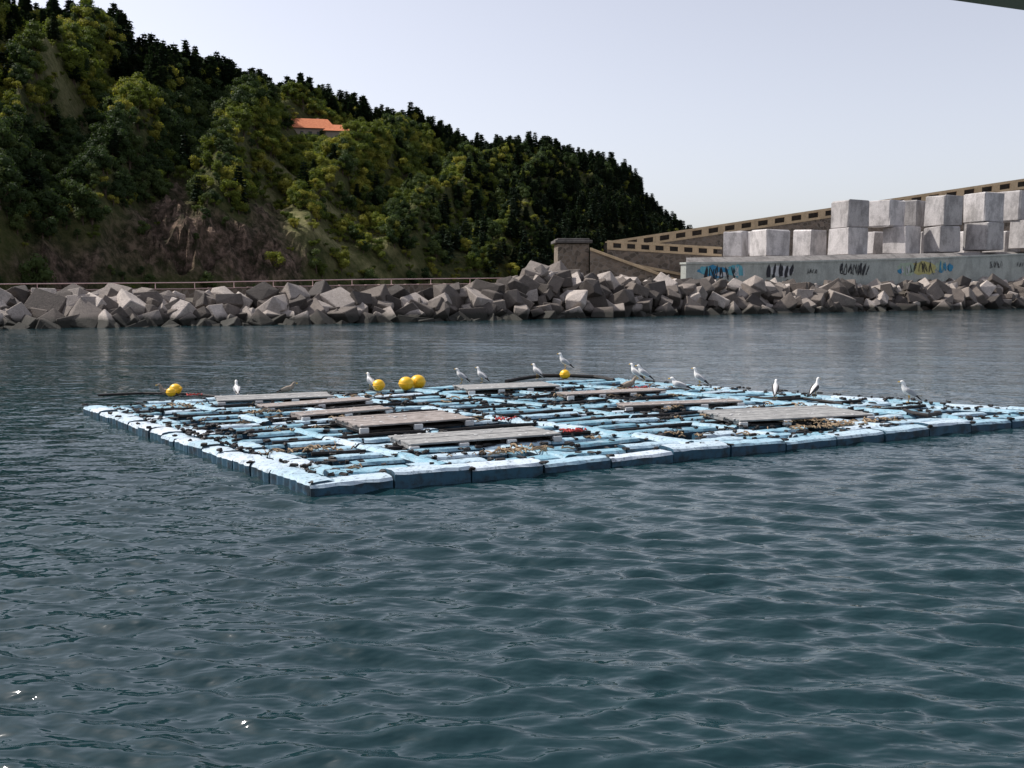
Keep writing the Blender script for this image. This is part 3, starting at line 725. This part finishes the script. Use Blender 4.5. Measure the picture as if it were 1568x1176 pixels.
# ---------------- gulls
def loft(mb,spine,mi=0,n=12,mif=None):
    vs=[];P=[Vector((s[0],s[4] if len(s)>4 else 0,s[1])) for s in spine]
    for i,s in enumerate(spine):
        d=(P[min(i+1,len(P)-1)]-P[max(i-1,0)]).normalized(); side=Vector((0,1,0)); up_=d.cross(side)*-1
        up_.normalize()
        for k in range(n):
            a=6.283*k/n; vs.append(P[i]+side*math.cos(a)*s[2]+up_*math.sin(a)*s[3])
    fs=[];mis=[]
    for i in range(len(P)-1):
        for k in range(n): fs.append([i*n+k,i*n+(k+1)%n,(i+1)*n+(k+1)%n,(i+1)*n+k]); mis.append(mif(i) if mif else mi)
    fs.append(list(range(n))[::-1]);mis.append(mis[0]); fs.append([(len(P)-1)*n+k for k in range(n)]);mis.append(mis[-2])
    mb.add(vs,fs,mi,.5,mis)
def gull_parts(sit,wingm,bodym,neck):
    parts={}; dz=-.13 if sit else 0; pit=math.radians(6 if sit else 24)
    def T(q):
        x,z=q[0],q[1]+dz; pz=.215+dz; c,s=math.cos(pit),math.sin(pit)
        if x<=.12: X=x*c-(z-pz)*s; Z=pz+x*s+(z-pz)*c
        else:
            h=pit*.25; x0,z0=.12,.262+dz; bx=x0*c-(z0-pz)*s; bz=pz+x0*s+(z0-pz)*c
            X=bx+(x-x0)*math.cos(h)-(z-z0)*math.sin(h); Z=bz+(x-x0)*math.sin(h)+(z-z0)*math.cos(h)
        return (X,Z)+tuple(q[2:])
    mb=MB(); nk=neck
    sp=[(-.27,.165,.030,.006),(-.22,.178,.040,.012),(-.15,.195,.050,.035),(-.08,.212,.068,.058),(0,.222,.080,.074),(.07,.235,.078,.076),(.12,.262,.062,.066),(.145,.30,.043,.050),(.155,.30+.03*nk+.01,.034,.040),(.165,.31+.06*nk,.031,.036),(.180,.325+.075*nk,.035,.036),(.205,.33+.078*nk,.031,.031),(.228,.325+.077*nk,.019,.021),(.238,.322+.077*nk,.010,.012)]
    loft(mb,[T(a) for a in sp],0,14); parts['body_and_head']=(mb,[bodym])
    hz=.325+.077*nk
    mb=MB(); loft(mb,[T(q) for q in [(.232,hz-.004,.011,.013),(.255,hz-.006,.008,.011),(.275,hz-.010,.006,.010),(.288,hz-.018,.002,.004)]],0,8)
    parts['bill']=(mb,[M['bill']])
    mb=MB()
    for sgn in (1,-1): loft(mb,[T(q) for q in [(.195,hz+.010,.001,.002,sgn*.031),(.199,hz+.010,.005,.005,sgn*.032),(.203,hz+.010,.001,.002,sgn*.031)]],0,6)
    parts['eyes']=(mb,[M['blackf']])
    mb=MB()
    for sgn in (1,-1):
        loft(mb,[T(q) for q in [(.11,.255,.006,.02,sgn*.060),(.08,.255,.018,.050,sgn*.070),(0,.245,.020,.056,sgn*.072),(-.08,.232,.018,.046,sgn*.060),(-.16,.215,.012,.030,sgn*.042),(-.24,.195,.008,.016,sgn*.022),(-.30,.182,.006,.009,sgn*.010),(-.335,.175,.002,.003,sgn*.004)]],0,10,lambda i:1 if i>=4 else 0)
    parts['folded_wings']=(mb,[wingm,M['blackf']])
    if not sit:
        mb=MB()
        for sgn in (1,-1):
            y=.032*sgn; mb.tube([(0,y,.17),(-.012,y,.10),(-.002,y,.045),(.0,y,.004)],.006,0,6,rads=[.018,.008,.0065,.007])
            mb.add([(0,y,.012),(.05,y+.022,.004),(.058,y,.004),(.05,y-.022,.004),(-.008,y,.003)],[[0,1,2],[0,2,3],[0,3,4],[0,4,1]],0)
        parts['legs_and_webbed_feet']=(mb,[M['legs']])
    return parts
cache={}
def gull(px,py,face,kind='adult',sit=False,sc=1.15,z=.2,neck=1.0):
    key=(kind,sit,round(neck,1))
    if key not in cache:
        wm={'adult':M['grey'],'dark':M['dkgrey'],'juv':M['brown']}[kind]; bm_=M['brown'] if kind=='juv' else M['white']
        cache[key]=gull_parts(sit,wm,bm_,neck)
    p=ground(px,py,z); e=empty('seagull',p); e.scale=(sc*.8,)*3; e.rotation_euler=(0,0,math.radians(face))
    for n_,(mb,ms) in cache[key].items():
        mb.obj(n_,ms,e,True)
gull(1391,616,172,'adult',sc=1.2); gull(1247,609,40,'dark',sc=1.12,neck=1.2); gull(1187,609,70,'dark',sc=1.1,neck=.6)
gull(1071,591,150,'adult',sc=1.15,neck=1.2); gull(1041,596,160,'adult',True,sc=1.3,neck=.5); gull(974,583,140,'adult',sc=1.2,neck=.9)
gull(986,584,165,'adult',sc=1.2,neck=.6); gull(962,594,15,'juv',True,sc=1.2,neck=.5); gull(823,580,140,'adult',sc=1.1,neck=.7)
gull(738,586,150,'adult',sc=1.05); gull(707,587,165,'adult',sc=1.05,neck=.7); gull(568,597,130,'adult',sc=1.1,neck=.8)
gull(363,603,110,'adult',True,sc=1.2); gull(440,601,10,'juv',True,sc=1.1,neck=.5); gull(256,606,200,'juv',True,sc=1.1)
b_=ground(865,580,.19); pz=b_+Vector((0,0,.14*1.77)); 
e_px=proj(pz); gull(e_px[0],e_px[1],165,'adult',sc=1.15,z=pz.z,neck=1.1)
# ---------------- boat awning edge overhead (top right)
ab=MB(); vs=[];n=16
for i in range(n+1):
    px_=1400+i*40; py_=-8+25*((px_-1400)/168)**1.0*.95 if px_<1600 else 20+(px_-1600)*.12
    p=atY(px_,py_,1.6); 
    vs+= [p,p+Vector((0,0,.03)),p+Vector((.1,-3.2,.12)),p+Vector((.1,-3.2,.09))]
fs=[]
for i in range(n):
    for k in range(4): fs.append([i*4+k,(i+1)*4+k,(i+1)*4+(k+1)%4,i*4+(k+1)%4])
ab.add(vs,fs); ab.obj('boat_awning',[M['awn']])
print('counts',{k:len(v) for k,v in sets.items()},len(rk.v), tuple(house_p))
